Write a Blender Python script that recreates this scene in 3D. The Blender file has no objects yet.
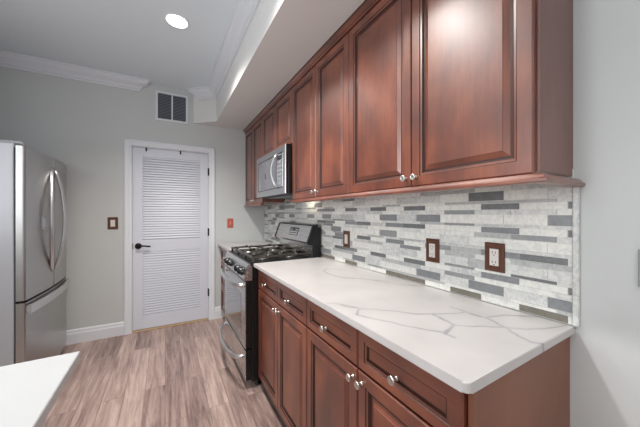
import bpy, bmesh, math, random
from mathutils import Vector, Matrix

random.seed(7)
S = bpy.context.scene
C = S.collection
R = math.radians

# ------------------------------------------------------------------ camera
cam_d = bpy.data.cameras.new('camera')
cam = bpy.data.objects.new('camera', cam_d)
C.objects.link(cam)
cam_d.sensor_width = 36.0
cam_d.lens = 36.0 * 267.05 / 640.0
cam_d.clip_start = 0.02
cam.location = (0.0, 0.0, 1.2763)
cam.rotation_euler = (R(90), 0, R(-30.09))
S.camera = cam

# ------------------------------------------------------------------ world, exposure, daylight
W = bpy.data.worlds.new('sky')
S.world = W
W.use_nodes = True
bg = W.node_tree.nodes['Background']
bg.inputs[0].default_value = (0.92, 0.96, 1.0, 1)
bg.inputs[1].default_value = 0.5
S.view_settings.view_transform = 'Standard'
S.view_settings.look = 'None'
S.view_settings.gamma = 1.0
S.view_settings.use_curve_mapping = False
S.view_settings.exposure = -0.08

DOWNLIGHT = 135.0       # watts of a downlight
WINDOW_LEFT = 72.0     # watts of daylight through the windows
WINDOW_FRONT = 9.0


def area_light(name, loc, direction, sx, sy, power, color):
    l = bpy.data.lights.new(name, 'AREA')
    l.shape = 'RECTANGLE'
    l.size, l.size_y = sx, sy
    l.energy = power
    l.color = color
    o = bpy.data.objects.new(name, l)
    C.objects.link(o)
    o.location = loc
    o.rotation_euler = Vector(direction).to_track_quat('-Z', 'Z').to_euler()
    return o


area_light('daylight_left', (-1.80, 0.45, 1.65), (1, 0, 0), 1.9, 1.15, WINDOW_LEFT, (0.95, 0.975, 1.0))
area_light('daylight_front', (-0.20, -2.60, 1.50), (0, 1, 0), 2.2, 1.7, WINDOW_FRONT, (0.90, 0.95, 1.0))


# ------------------------------------------------------------------ materials
def new_mat(name):
    m = bpy.data.materials.new(name)
    m.use_nodes = True
    nt = m.node_tree
    return m, nt, nt.nodes['Principled BSDF']


def srgb(r, g, b):
    f = lambda c: (c / 255 / 12.92) if c / 255 <= 0.04045 else ((c / 255 + 0.055) / 1.055) ** 2.4
    return (f(r), f(g), f(b), 1)


def plain(name, col, rough=0.5, metal=0.0, coat=0.0, spec=0.5, bump=0.0, bscale=200, var=0.0, vscale=6):
    m, nt, p = new_mat(name)
    p.inputs['Base Color'].default_value = col
    p.inputs['Roughness'].default_value = rough
    p.inputs['Metallic'].default_value = metal
    p.inputs['Coat Weight'].default_value = coat
    p.inputs['Specular IOR Level'].default_value = spec
    geo = nt.nodes.new('ShaderNodeNewGeometry')
    if bump:
        n = nt.nodes.new('ShaderNodeTexNoise')
        n.inputs['Scale'].default_value = bscale
        nt.links.new(geo.outputs['Position'], n.inputs['Vector'])
        b = nt.nodes.new('ShaderNodeBump')
        b.inputs['Strength'].default_value = bump
        b.inputs['Distance'].default_value = 0.002
        nt.links.new(n.outputs['Fac'], b.inputs['Height'])
        nt.links.new(b.outputs['Normal'], p.inputs['Normal'])
    if var:
        n = nt.nodes.new('ShaderNodeTexNoise')
        n.inputs['Scale'].default_value = vscale
        n.inputs['Detail'].default_value = 4
        nt.links.new(geo.outputs['Position'], n.inputs['Vector'])
        r = nt.nodes.new('ShaderNodeValToRGB')
        r.color_ramp.elements[0].position = 0.3
        r.color_ramp.elements[1].position = 0.7
        r.color_ramp.elements[0].color = tuple(c * (1 - var) for c in col[:3]) + (1,)
        r.color_ramp.elements[1].color = tuple(min(1, c * (1 + var)) for c in col[:3]) + (1,)
        nt.links.new(n.outputs['Fac'], r.inputs['Fac'])
        nt.links.new(r.outputs['Color'], p.inputs['Base Color'])
    return m


def emitter(name, col, strength):
    m, nt, p = new_mat(name)
    p.inputs['Base Color'].default_value = (0.8, 0.8, 0.8, 1)
    p.inputs['Emission Color'].default_value = col
    p.inputs['Emission Strength'].default_value = strength
    return m


def wood(name, dark, mid, light, grain_axis='z', rough=0.45, coat=1.0):
    """stained hardwood: blotchy stain plus fine grain running along one axis"""
    m, nt, p = new_mat(name)
    N, L = nt.nodes, nt.links
    geo = N.new('ShaderNodeNewGeometry')
    mp = N.new('ShaderNodeMapping')
    sc = {'z': (38, 38, 2.2), 'y': (38, 2.2, 38)}[grain_axis]
    mp.inputs['Scale'].default_value = sc
    L.new(geo.outputs['Position'], mp.inputs['Vector'])
    n1 = N.new('ShaderNodeTexNoise')
    n1.inputs['Scale'].default_value = 1.6
    n1.inputs['Detail'].default_value = 6
    n1.inputs['Distortion'].default_value = 0.6
    L.new(mp.outputs['Vector'], n1.inputs['Vector'])
    mp2 = N.new('ShaderNodeMapping')
    mp2.inputs['Scale'].default_value = {'z': (7, 7, 4), 'y': (7, 4, 7)}[grain_axis]
    L.new(geo.outputs['Position'], mp2.inputs['Vector'])
    n2 = N.new('ShaderNodeTexNoise')
    n2.inputs['Scale'].default_value = 1.0
    n2.inputs['Detail'].default_value = 5
    L.new(mp2.outputs['Vector'], n2.inputs['Vector'])
    mx = N.new('ShaderNodeMath')
    mx.operation = 'MULTIPLY_ADD'
    mx.inputs[1].default_value = 0.22
    L.new(n1.outputs['Fac'], mx.inputs[0])
    sc2 = N.new('ShaderNodeMath')
    sc2.operation = 'MULTIPLY'
    sc2.inputs[1].default_value = 0.78
    L.new(n2.outputs['Fac'], sc2.inputs[0])
    L.new(sc2.outputs[0], mx.inputs[2])
    r = N.new('ShaderNodeValToRGB')
    e = r.color_ramp.elements
    e[0].position, e[0].color = 0.30, dark
    e[1].position, e[1].color = 0.72, light
    k = e.new(0.5)
    k.color = mid
    L.new(mx.outputs[0], r.inputs['Fac'])
    L.new(r.outputs['Color'], p.inputs['Base Color'])
    p.inputs['Roughness'].default_value = rough
    p.inputs['Coat Weight'].default_value = coat
    p.inputs['Coat Roughness'].default_value = 0.34
    p.inputs['Coat IOR'].default_value = 1.6
    return m


def brushed(name, col, rough, axis='z', metal=1.0):
    m, nt, p = new_mat(name)
    N, L = nt.nodes, nt.links
    p.inputs['Base Color'].default_value = col
    p.inputs['Metallic'].default_value = metal
    geo = N.new('ShaderNodeNewGeometry')
    mp = N.new('ShaderNodeMapping')
    mp.inputs['Scale'].default_value = {'z': (300, 300, 3), 'y': (300, 3, 300)}[axis]
    L.new(geo.outputs['Position'], mp.inputs['Vector'])
    n = N.new('ShaderNodeTexNoise')
    n.inputs['Scale'].default_value = 1.0
    L.new(mp.outputs['Vector'], n.inputs['Vector'])
    r = N.new('ShaderNodeMapRange')
    r.inputs['To Min'].default_value = rough - 0.06
    r.inputs['To Max'].default_value = rough + 0.08
    L.new(n.outputs['Fac'], r.inputs['Value'])
    L.new(r.outputs['Result'], p.inputs['Roughness'])
    return m


def floor_material():
    m, nt, p = new_mat('vinyl_planks')
    N, L = nt.nodes, nt.links
    geo = N.new('ShaderNodeNewGeometry')
    sep = N.new('ShaderNodeSeparateXYZ')
    L.new(geo.outputs['Position'], sep.inputs[0])
    cmb = N.new('ShaderNodeCombineXYZ')       # bricks laid along Y
    L.new(sep.outputs['Y'], cmb.inputs['X'])
    L.new(sep.outputs['X'], cmb.inputs['Y'])
    br = N.new('ShaderNodeTexBrick')
    br.offset = 0.37
    br.offset_frequency = 2
    br.inputs['Scale'].default_value = 1.0
    br.inputs['Brick Width'].default_value = 1.15
    br.inputs['Row Height'].default_value = 0.125
    br.inputs['Mortar Size'].default_value = 0.0012
    br.inputs['Mortar Smooth'].default_value = 0.2
    br.inputs['Color1'].default_value = (0, 0, 0, 1)
    br.inputs['Color2'].default_value = (1, 1, 1, 1)
    br.inputs['Mortar'].default_value = (0.35, 0.35, 0.35, 1)
    L.new(cmb.outputs[0], br.inputs['Vector'])
    mp = N.new('ShaderNodeMapping')
    mp.inputs['Scale'].default_value = (34, 2.4, 1)
    L.new(geo.outputs['Position'], mp.inputs['Vector'])
    add = N.new('ShaderNodeVectorMath')
    add.operation = 'ADD'
    L.new(mp.outputs[0], add.inputs[0])
    sh = N.new('ShaderNodeVectorMath')
    sh.operation = 'SCALE'
    sh.inputs['Scale'].default_value = 9.0
    L.new(br.outputs['Color'], sh.inputs[0])
    L.new(sh.outputs[0], add.inputs[1])
    n1 = N.new('ShaderNodeTexNoise')
    n1.inputs['Scale'].default_value = 1.0
    n1.inputs['Detail'].default_value = 7
    n1.inputs['Roughness'].default_value = 0.72
    n1.inputs['Distortion'].default_value = 0.5
    L.new(add.outputs[0], n1.inputs['Vector'])
    fac = N.new('ShaderNodeMath')
    fac.operation = 'MULTIPLY_ADD'
    fac.inputs[1].default_value = 0.17
    L.new(br.outputs['Color'], fac.inputs[0])
    f2 = N.new('ShaderNodeMath')
    f2.operation = 'MULTIPLY'
    f2.inputs[1].default_value = 0.88
    L.new(n1.outputs['Fac'], f2.inputs[0])
    L.new(f2.outputs[0], fac.inputs[2])
    r = N.new('ShaderNodeValToRGB')
    e = r.color_ramp.elements
    e[0].position, e[0].color = 0.34, srgb(112, 91, 86)
    e[1].position, e[1].color = 0.70, srgb(194, 170, 160)
    k = e.new(0.52)
    k.color = srgb(158, 136, 128)
    L.new(fac.outputs[0], r.inputs['Fac'])
    mul = N.new('ShaderNodeMix')
    mul.data_type = 'RGBA'
    mul.blend_type = 'MIX'
    L.new(br.outputs['Fac'], mul.inputs['Factor'])
    L.new(r.outputs['Color'], mul.inputs['A'])
    mul.inputs['B'].default_value = srgb(110, 92, 86)
    L.new(mul.outputs['Result'], p.inputs['Base Color'])
    p.inputs['Roughness'].default_value = 0.38
    b = N.new('ShaderNodeBump')
    b.inputs['Strength'].default_value = 0.12
    b.inputs['Distance'].default_value = 0.002
    L.new(n1.outputs['Fac'], b.inputs['Height'])
    L.new(b.outputs['Normal'], p.inputs['Normal'])
    return m


VEINS = [
    [(0.955, 0.602), (0.958, 0.497), (0.931, 0.434), (0.897, 0.389), (0.89, 0.349), (0.917, 0.322)],
    [(0.822, 0.591), (0.812, 0.529), (0.852, 0.495), (0.935, 0.436), (0.978, 0.397), (1.05, 0.365), (1.116, 0.349)],
    [(0.803, 0.53), (0.763, 0.515), (0.726, 0.507), (0.73, 0.476)],
    [(0.973, 0.513), (1.046, 0.492), (1.132, 0.422)],
    [(0.601, 0.878), (0.611, 0.832), (0.639, 0.809)],
    [(0.592, 0.758), (0.621, 0.792), (0.645, 0.796), (0.673, 0.777), (0.726, 0.724), (0.776, 0.66), (0.864, 0.609), (0.941, 0.579)],
    [(0.592, 0.758), (0.604, 0.724), (0.649, 0.647), (0.687, 0.574), (0.731, 0.515), (0.782, 0.524), (0.811, 0.53)],
    [(0.83, 0.626), (0.826, 0.582), (0.811, 0.53)],
    [(0.955, 0.639), (0.958, 0.59), (0.952, 0.53)],
    [(0.855, 1.25), (0.95, 1.161), (0.989, 1.061), (1.044, 0.952), (1.111, 0.897)],
    [(0.995, 1.391), (0.922, 1.499), (0.858, 1.434), (0.844, 1.341), (0.863, 1.232), (0.941, 1.165), (1.027, 1.049)],
    [(0.56, 0.92), (0.598, 0.891), (0.637, 0.812)],
]


def quartz_material():
    m, nt, p = new_mat('veined_quartz')
    N, L = nt.nodes, nt.links
    geo = N.new('ShaderNodeNewGeometry')
    nz = N.new('ShaderNodeTexNoise')
    nz.inputs['Scale'].default_value = 22
    nz.inputs['Detail'].default_value = 4
    L.new(geo.outputs['Position'], nz.inputs['Vector'])
    sub = N.new('ShaderNodeVectorMath')
    sub.operation = 'SUBTRACT'
    sub.inputs[1].default_value = (0.5, 0.5, 0.5)
    L.new(nz.outputs['Color'], sub.inputs[0])
    scl = N.new('ShaderNodeVectorMath')
    scl.operation = 'SCALE'
    scl.inputs['Scale'].default_value = 0.018
    L.new(sub.outputs[0], scl.inputs[0])
    pos = N.new('ShaderNodeVectorMath')
    pos.operation = 'ADD'
    L.new(geo.outputs['Position'], pos.inputs[0])
    L.new(scl.outputs[0], pos.inputs[1])
    flat = N.new('ShaderNodeVectorMath')
    flat.operation = 'MULTIPLY'
    flat.inputs[1].default_value = (1, 1, 0)
    L.new(pos.outputs[0], flat.inputs[0])
    last = None
    for line in VEINS:
        for a, b in zip(line, line[1:]):
            a = Vector((a[0], a[1], 0))
            d = Vector((b[0], b[1], 0)) - a
            s1 = N.new('ShaderNodeVectorMath')
            s1.operation = 'SUBTRACT'
            s1.inputs[1].default_value = a
            L.new(flat.outputs[0], s1.inputs[0])
            dt = N.new('ShaderNodeVectorMath')
            dt.operation = 'DOT_PRODUCT'
            dt.inputs[1].default_value = d / d.length_squared
            L.new(s1.outputs[0], dt.inputs[0])
            cl = N.new('ShaderNodeClamp')
            L.new(dt.outputs['Value'], cl.inputs['Value'])
            s2 = N.new('ShaderNodeVectorMath')
            s2.operation = 'SCALE'
            s2.inputs[0].default_value = d
            L.new(cl.outputs[0], s2.inputs['Scale'])
            ds = N.new('ShaderNodeVectorMath')
            ds.operation = 'DISTANCE'
            L.new(s1.outputs[0], ds.inputs[0])
            L.new(s2.outputs[0], ds.inputs[1])
            if last is None:
                last = ds.outputs['Value']
            else:
                mn = N.new('ShaderNodeMath')
                mn.operation = 'MINIMUM'
                L.new(last, mn.inputs[0])
                L.new(ds.outputs['Value'], mn.inputs[1])
                last = mn.outputs[0]
    r = N.new('ShaderNodeValToRGB')
    e = r.color_ramp.elements
    e[0].position, e[0].color = 0.0, (1, 1, 1, 1)
    e[1].position, e[1].color = 1.0, (0, 0, 0, 1)
    k = e.new(0.14)
    k.color = (0.72, 0.72, 0.72, 1)
    k = e.new(0.32)
    k.color = (0.13, 0.13, 0.13, 1)
    mr = N.new('ShaderNodeMapRange')
    mr.inputs['From Max'].default_value = 0.016
    L.new(last, mr.inputs['Value'])
    L.new(mr.outputs['Result'], r.inputs['Fac'])
    n3 = N.new('ShaderNodeTexNoise')           # the veins fade in and out
    n3.inputs['Scale'].default_value = 9
    L.new(geo.outputs['Position'], n3.inputs['Vector'])
    mr2 = N.new('ShaderNodeMapRange')
    mr2.inputs['From Min'].default_value = 0.3
    mr2.inputs['From Max'].default_value = 0.6
    mr2.inputs['To Min'].default_value = 0.45
    mr2.inputs['To Max'].default_value = 0.95
    L.new(n3.outputs['Fac'], mr2.inputs['Value'])
    mm = N.new('ShaderNodeMath')
    mm.operation = 'MULTIPLY'
    L.new(r.outputs['Color'], mm.inputs[0])
    L.new(mr2.outputs['Result'], mm.inputs[1])
    cloud = N.new('ShaderNodeTexNoise')
    cloud.inputs['Scale'].default_value = 5
    cloud.inputs['Detail'].default_value = 4
    L.new(geo.outputs['Position'], cloud.inputs['Vector'])
    cr = N.new('ShaderNodeValToRGB')
    cr.color_ramp.elements[0].position, cr.color_ramp.elements[0].color = 0.3, srgb(186, 183, 182)
    cr.color_ramp.elements[1].position, cr.color_ramp.elements[1].color = 0.65, srgb(197, 194, 193)
    L.new(cloud.outputs['Fac'], cr.inputs['Fac'])
    mix = N.new('ShaderNodeMix')
    mix.data_type = 'RGBA'
    L.new(mm.outputs[0], mix.inputs['Factor'])
    L.new(cr.outputs['Color'], mix.inputs['A'])
    mix.inputs['B'].default_value = srgb(126, 128, 137)
    L.new(mix.outputs['Result'], p.inputs['Base Color'])
    p.inputs['Roughness'].default_value = 0.28
    return m


def marble(name, base, vein, amount, rough=0.25):
    m, nt, p = new_mat(name)
    N, L = nt.nodes, nt.links
    geo = N.new('ShaderNodeNewGeometry')
    n = N.new('ShaderNodeTexNoise')
    n.inputs['Scale'].default_value = 38
    n.inputs['Detail'].default_value = 6
    n.inputs['Distortion'].default_value = 1.6
    L.new(geo.outputs['Position'], n.inputs['Vector'])
    base, vein = [(c[0], c[1] * 0.985, c[2] * 0.925, 1) for c in (base, vein)]
    r = N.new('ShaderNodeValToRGB')
    e = r.color_ramp.elements
    e[0].position, e[0].color = 0.38, vein
    e[1].position, e[1].color = 0.38 + amount, base
    L.new(n.outputs['Fac'], r.inputs['Fac'])
    L.new(r.outputs['Color'], p.inputs['Base Color'])
    p.inputs['Roughness'].default_value = rough
    return m


M = {}
M['wall'] = plain('painted_wall_grey', srgb(200, 203, 202), 0.55, bump=0.05, bscale=260)
M['ceil'] = plain('ceiling_paint', srgb(226, 234, 240), 0.75, bump=0.05, bscale=200)
M['soffit'] = plain('soffit_paint', srgb(222, 221, 219), 0.6, bump=0.04, bscale=220)
M['trim'] = plain('white_trim_paint', srgb(224, 227, 232), 0.36)
M['door'] = plain('white_door_paint', srgb(212, 215, 224), 0.38)
M['floor'] = floor_material()
M['threshold'] = plain('oak_threshold', srgb(190, 160, 125), 0.5, var=0.12, vscale=30)
M['cherry'] = wood('cherry_stain', srgb(78, 35, 22), srgb(111, 54, 34), srgb(148, 80, 50))
M['cherry_h'] = wood('cherry_stain_horizontal', srgb(78, 35, 22), srgb(111, 54, 34), srgb(148, 80, 50), 'y')
M['glaze'] = plain('dark_glaze', srgb(60, 31, 25), 0.45, coat=0.2)
M['panel'] = wood('plain_cherry_end_panel', srgb(114, 70, 51), srgb(124, 77, 57), srgb(134, 85, 63), 'z', 0.45, 0.1)
M['panel_up'] = wood('upper_end_panel', srgb(120, 86, 80), srgb(132, 96, 90), srgb(144, 106, 98), 'z', 0.45, 0.1)
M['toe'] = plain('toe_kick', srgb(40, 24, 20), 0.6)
M['nickel'] = plain('satin_nickel', (0.72, 0.70, 0.66, 1), 0.28, 1.0)
M['quartz'] = quartz_material()
M['white_top'] = plain('white_island_quartz', srgb(178, 180, 181), 0.3, var=0.02)
M['island'] = plain('island_paint', srgb(214, 214, 214), 0.5)
M['grout'] = plain('grout', srgb(222, 222, 216), 0.8)
M['t_white'] = marble('white_marble', srgb(240, 241, 241), srgb(224, 227, 230), 0.2)
M['t_vein'] = marble('veined_marble', srgb(230, 232, 234), srgb(208, 211, 215), 0.26)
M['t_cloud'] = marble('clouded_marble', srgb(220, 222, 225), srgb(196, 200, 205), 0.22)
M['t_light'] = marble('pale_grey_marble', srgb(196, 199, 203), srgb(180, 184, 189), 0.2)
M['t_mid'] = marble('mid_grey_stone', srgb(158, 161, 166), srgb(146, 150, 156), 0.2, 0.4)
M['t_slate'] = marble('blue_grey_slate', srgb(142, 146, 153), srgb(132, 136, 143), 0.2, 0.4)
M['t_dark'] = marble('dark_slate', srgb(124, 127, 132), srgb(114, 117, 122), 0.2, 0.4)
M['t_brown'] = marble('brown_grey_slate', srgb(122, 119, 112), srgb(110, 107, 100), 0.2, 0.4)
M['steel'] = brushed('brushed_steel', (0.46, 0.455, 0.445, 1), 0.32, 'z')
M['steel_h'] = brushed('brushed_steel_horizontal', (0.62, 0.62, 0.62, 1), 0.26, 'y')
M['steel_micro'] = brushed('microwave_steel', (0.58, 0.59, 0.61, 1), 0.34, 'y')
M['handle'] = plain('bright_steel', (0.68, 0.68, 0.69, 1), 0.3, 1.0)
M['fridge_side'] = plain('fridge_side_grey', srgb(170, 172, 177), 0.36, 0.2, coat=0.2)
M['gasket'] = plain('dark_gasket', srgb(48, 50, 54), 0.6)
M['black'] = plain('black_enamel', srgb(13, 17, 19), 0.28)
M['iron'] = plain('cast_iron', srgb(74, 70, 66), 0.34, 0.6, bump=0.1, bscale=400)
M['burner'] = plain('burner_aluminium', (0.45, 0.44, 0.42, 1), 0.4, 0.9)
M['glass_dark'] = plain('dark_oven_glass', srgb(70, 72, 74), 0.06, 0.0, spec=1.0, coat=1.0)
M['micro_glass'] = plain('microwave_window', srgb(118, 120, 126), 0.12, 0.2, spec=0.8)
M['display'] = plain('display_black', srgb(40, 44, 50), 0.15)
M['button'] = plain('grey_buttons', srgb(150, 152, 156), 0.4)
M['bronze'] = plain('bronze_plate', srgb(98, 62, 48), 0.34, 0.15, var=0.15, vscale=60)
M['device'] = plain('white_device', srgb(222, 216, 210), 0.35)
M['slot'] = plain('slot_dark', srgb(40, 36, 36), 0.5)
M['red'] = plain('red_plate', srgb(190, 100, 84), 0.4)
M['red_toggle'] = plain('pale_red_toggle', srgb(226, 142, 124), 0.4)
M['greyplate'] = plain('grey_wall_plate', srgb(150, 152, 154), 0.4)
M['grille_dark'] = plain('vent_dark', srgb(66, 72, 82), 0.7)
M['grille_slat'] = plain('vent_slat', srgb(132, 136, 144), 0.5)
M['black_metal'] = plain('oil_rubbed_bronze', srgb(30, 28, 28), 0.3, 0.6)
M['lens'] = emitter('downlight_lens', (1.0, 0.97, 0.93, 1), 9.0)
M['hoodlens'] = emitter('hood_lens', (1.0, 0.86, 0.66, 1), 22.0)
gm, gnt, gp_ = new_mat('window_glass')
tr = gnt.nodes.new('ShaderNodeBsdfTransparent')
gl = gnt.nodes.new('ShaderNodeBsdfGlossy')
gl.inputs['Roughness'].default_value = 0.02
mxs = gnt.nodes.new('ShaderNodeMixShader')
mxs.inputs[0].default_value = 0.06
gnt.links.new(tr.outputs[0], mxs.inputs[1])
gnt.links.new(gl.outputs[0], mxs.inputs[2])
gnt.links.new(mxs.outputs[0], gnt.nodes['Material Output'].inputs[0])
M['glass'] = gm


# ------------------------------------------------------------------ mesh helpers
class MB:
    """collects shapes, then links them as ONE mesh object"""

    def __init__(self):
        self.bm = bmesh.new()
        self.mats = []

    def mi(self, m):
        if m not in self.mats:
            self.mats.append(m)
        return self.mats.index(m)

    def poly(self, pts, m):
        f = self.bm.faces.new([self.bm.verts.new(p) for p in pts])
        f.material_index = self.mi(m)
        return f

    def box(self, x0, x1, y0, y1, z0, z1, m, bev=0.0, seg=2):
        ps = [(x, y, z) for x in (x0, x1) for y in (y0, y1) for z in (z0, z1)]
        vs = [self.bm.verts.new(p) for p in ps]
        fs = []
        for q in ((0, 1, 3, 2), (4, 6, 7, 5), (0, 4, 5, 1), (2, 3, 7, 6), (0, 2, 6, 4), (1, 5, 7, 3)):
            f = self.bm.faces.new([vs[i] for i in q])
            f.material_index = self.mi(m)
            fs.append(f)
        if bev:
            es = list({e for f in fs for e in f.edges})
            r = bmesh.ops.bevel(self.bm, geom=es, offset=bev, segments=seg, profile=0.5, affect='EDGES')
            for f in r['faces']:
                f.material_index = self.mi(m)
        return self

    def prism(self, pts2, fn, h0, h1, m, smooth=False):
        """outline pts2 swept from h0 to h1; fn(a, b, h) -> xyz"""
        lo = [self.bm.verts.new(fn(a, b, h0)) for a, b in pts2]
        hi = [self.bm.verts.new(fn(a, b, h1)) for a, b in pts2]
        k = self.mi(m)
        n = len(pts2)
        for i in range(n):
            f = self.bm.faces.new([lo[i], lo[(i + 1) % n], hi[(i + 1) % n], hi[i]])
            f.material_index = k
            f.smooth = smooth
        f = self.bm.faces.new(lo[::-1])
        f.material_index = k
        f = self.bm.faces.new(hi)
        f.material_index = k
        return self

    def lathe(self, origin, axis, prof, m, seg=20):
        """profile of (radius, height) turned about axis through origin"""
        ax = Vector(axis).normalized()
        u = ax.orthogonal().normalized()
        v = ax.cross(u)
        o = Vector(origin)
        k = self.mi(m)
        rings = []
        for r, h in prof:
            if r < 1e-6:
                rings.append([self.bm.verts.new(o + ax * h)])
            else:
                rings.append([self.bm.verts.new(o + ax * h + (u * math.cos(t) + v * math.sin(t)) * r)
                              for t in [2 * math.pi * i / seg for i in range(seg)]])
        for a, b in zip(rings, rings[1:]):
            for i in range(seg):
                j = (i + 1) % seg
                if len(a) == 1 and len(b) == 1:
                    continue
                if len(a) == 1:
                    q = [a[0], b[j], b[i]]
                elif len(b) == 1:
                    q = [a[i], a[j], b[0]]
                else:
                    q = [a[i], a[j], b[j], b[i]]
                f = self.bm.faces.new(q)
                f.material_index = k
                f.smooth = True
        return self

    def tube(self, pts, rx, ry=None, m=None, seg=10, up=(0, 0, 1)):
        """sweep an ellipse along a polyline"""
        ry = ry or rx
        pts = [Vector(p) for p in pts]
        k = self.mi(m)
        rings = []
        for i, p in enumerate(pts):
            t = (pts[min(i + 1, len(pts) - 1)] - pts[max(i - 1, 0)]).normalized()
            s = t.cross(Vector(up))
            if s.length < 1e-4:
                s = t.orthogonal()
            s.normalize()
            w = s.cross(t).normalized()
            rings.append([self.bm.verts.new(p + s * (rx * math.cos(a)) + w * (ry * math.sin(a)))
                          for a in [2 * math.pi * q / seg for q in range(seg)]])
        for a, b in zip(rings, rings[1:]):
            for i in range(seg):
                j = (i + 1) % seg
                f = self.bm.faces.new([a[i], a[j], b[j], b[i]])
                f.material_index = k
                f.smooth = True
        for ring in (rings[0][::-1], rings[-1]):
            f = self.bm.faces.new(ring)
            f.material_index = k
        return self

    def sweep(self, path, prof, m, left=True):
        """moulding: profile (out, z) swept along a plan polyline with mitred corners"""
        ks = [self.mi(q) for q in m] if isinstance(m, list) else [self.mi(m)] * len(prof)
        path = [Vector((p[0], p[1])) for p in path]
        n = len(path)
        nor = []
        for a, b in zip(path, path[1:]):
            d = (b - a).normalized()
            nor.append(Vector((-d.y, d.x)) if left else Vector((d.y, -d.x)))
        rings = []
        for i in range(n):
            if i == 0:
                o = nor[0]
            elif i == n - 1:
                o = nor[-1]
            else:
                o = (nor[i - 1] + nor[i])
                o = o / (1 + nor[i - 1].dot(nor[i]))
            rings.append([self.bm.verts.new((path[i].x + o.x * q, path[i].y + o.y * q, z)) for q, z in prof])
        q = len(prof)
        for a, b in zip(rings, rings[1:]):
            for i in range(q):
                f = self.bm.faces.new([a[i], a[(i + 1) % q], b[(i + 1) % q], b[i]])
                f.material_index = ks[i]
        for ring in (rings[0][::-1], rings[-1]):
            f = self.bm.faces.new(ring)
            f.material_index = ks[0]
        return self

    def profiled_panel(self, fn, a0, a1, b0, b1, rings, back=0.0):
        """cabinet door: nested rectangles (inset, height, material of the band leading to it)"""
        loops = []
        for ins, h, m in rings:
            loops.append(([self.bm.verts.new(fn(a, b, h)) for a, b in
                           ((a0 + ins, b0 + ins), (a1 - ins, b0 + ins), (a1 - ins, b1 - ins), (a0 + ins, b1 - ins))], m))
        for (p, _), (q, m) in zip(loops, loops[1:]):
            for i in range(4):
                j = (i + 1) % 4
                f = self.bm.faces.new([p[i], p[j], q[j], q[i]])
                f.material_index = self.mi(m)
        f = self.bm.faces.new(loops[-1][0])
        f.material_index = self.mi(loops[-1][1])
        f = self.bm.faces.new(loops[0][0][::-1])
        f.material_index = self.mi(rings[0][2])
        return self

    def build(self, name, parent=None, world=True):
        bmesh.ops.recalc_face_normals(self.bm, faces=self.bm.faces)
        me = bpy.data.meshes.new(name)
        self.bm.to_mesh(me)
        self.bm.free()
        for m in self.mats:
            me.materials.append(M[m])
        o = bpy.data.objects.new(name, me)
        C.objects.link(o)
        if parent is not None:
            o.parent = parent
            root = parent
            off = Vector((0, 0, 0))
            while root is not None:
                off += root.location
                root = root.parent
            me.transform(Matrix.Translation(-off))
        return o


def tag(o, label, cat, group=None):
    o['label'] = label
    o['category'] = cat
    if group:
        o['group'] = group
    return o


def thing(name, label, cat, loc=(0, 0, 0), group=None):
    o = bpy.data.objects.new(name, None)
    o.empty_display_size = 0.1
    C.objects.link(o)
    o.location = loc
    return tag(o, label, cat, group)


def struct(o):
    o['kind'] = 'structure'
    return o


# ------------------------------------------------------------------ dimensions
XR = 1.143          # right wall
YB = 3.430          # back wall
XL = -1.60          # left wall
YF = -2.40          # wall behind the camera
ZC = 2.70           # ceiling
ZS = 2.335          # soffit underside
XS = 0.51           # soffit face

# ------------------------------------------------------------------ room shell
struct(MB().box(XL - 0.1, XR + 0.1, YF - 0.1, YB + 0.1, -0.10, 0.0, 'floor').build('floor'))
struct(MB().box(XL - 0.1, XR + 0.1, YF - 0.1, YB + 0.1, ZC, ZC + 0.1, 'ceil').build('ceiling'))
struct(MB().box(XR, XR + 0.1, YF - 0.1, YB + 0.1, 0, ZC, 'wall').build('wall_right'))
DX0, DX1, DZ = -0.316, 0.461, 2.006     # door opening
w = MB()
w.box(XL - 0.1, DX0, YB, YB + 0.1, 0, ZC, 'wall')
w.box(DX1, XR, YB, YB + 0.1, 0, ZC, 'wall')
w.box(DX0, DX1, YB, YB + 0.1, DZ, ZC, 'wall')
struct(w.build('wall_back'))


def wall_with_window(name, axis, pos, thick, lo, hi, w0, w1, z0, z1):
    b = MB()

    def bx(a0, a1, q0, q1):
        p0, p1 = sorted((pos, pos + thick))
        if axis == 'x':
            b.box(p0, p1, a0, a1, q0, q1, 'wall')
        else:
            b.box(a0, a1, p0, p1, q0, q1, 'wall')
    bx(lo, w0, 0, ZC)
    bx(w1, hi, 0, ZC)
    bx(w0, w1, 0, z0)
    bx(w0, w1, z1, ZC)
    struct(b.build(name))


wall_with_window('wall_left', 'x', XL, -0.1, YF, YB + 0.1, -0.50, 1.40, 1.05, 2.25)
wall_with_window('wall_front', 'y', YF, -0.1, XL, XR, -1.30, 0.90, 0.70, 2.35)


def window(name, axis, pos, w0, w1, z0, z1):
    fn = (lambda a, z, h: (pos - 0.07 + h, a, z)) if axis == 'x' else (lambda a, z, h: (a, pos - 0.07 + h, z))
    b = MB()
    t = 0.05

    def bar(a0, a1, q0, q1):
        b.prism([(a0, q0), (a1, q0), (a1, q1), (a0, q1)], fn, 0, 0.05, 'trim')
    bar(w0, w1, z0, z0 + t)
    bar(w0, w1, z1 - t, z1)
    bar(w0, w0 + t, z0 + t, z1 - t)
    bar(w1 - t, w1, z0 + t, z1 - t)
    mid = (w0 + w1) / 2
    bar(mid - 0.03, mid + 0.03, z0 + t, z1 - t)
    f = struct(b.build(name))
    for a0, a1 in ((w0 + t, mid - 0.03), (mid + 0.03, w1 - t)):
        MB().prism([(a0, z0 + t), (a1, z0 + t), (a1, z1 - t), (a0, z1 - t)], fn, 0.022, 0.028, 'glass').build('pane', f)


window('window_1', 'x', XL, -0.50, 1.40, 1.05, 2.25)
window('window_2', 'y', YF, -1.30, 0.90, 0.70, 2.35)

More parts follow.
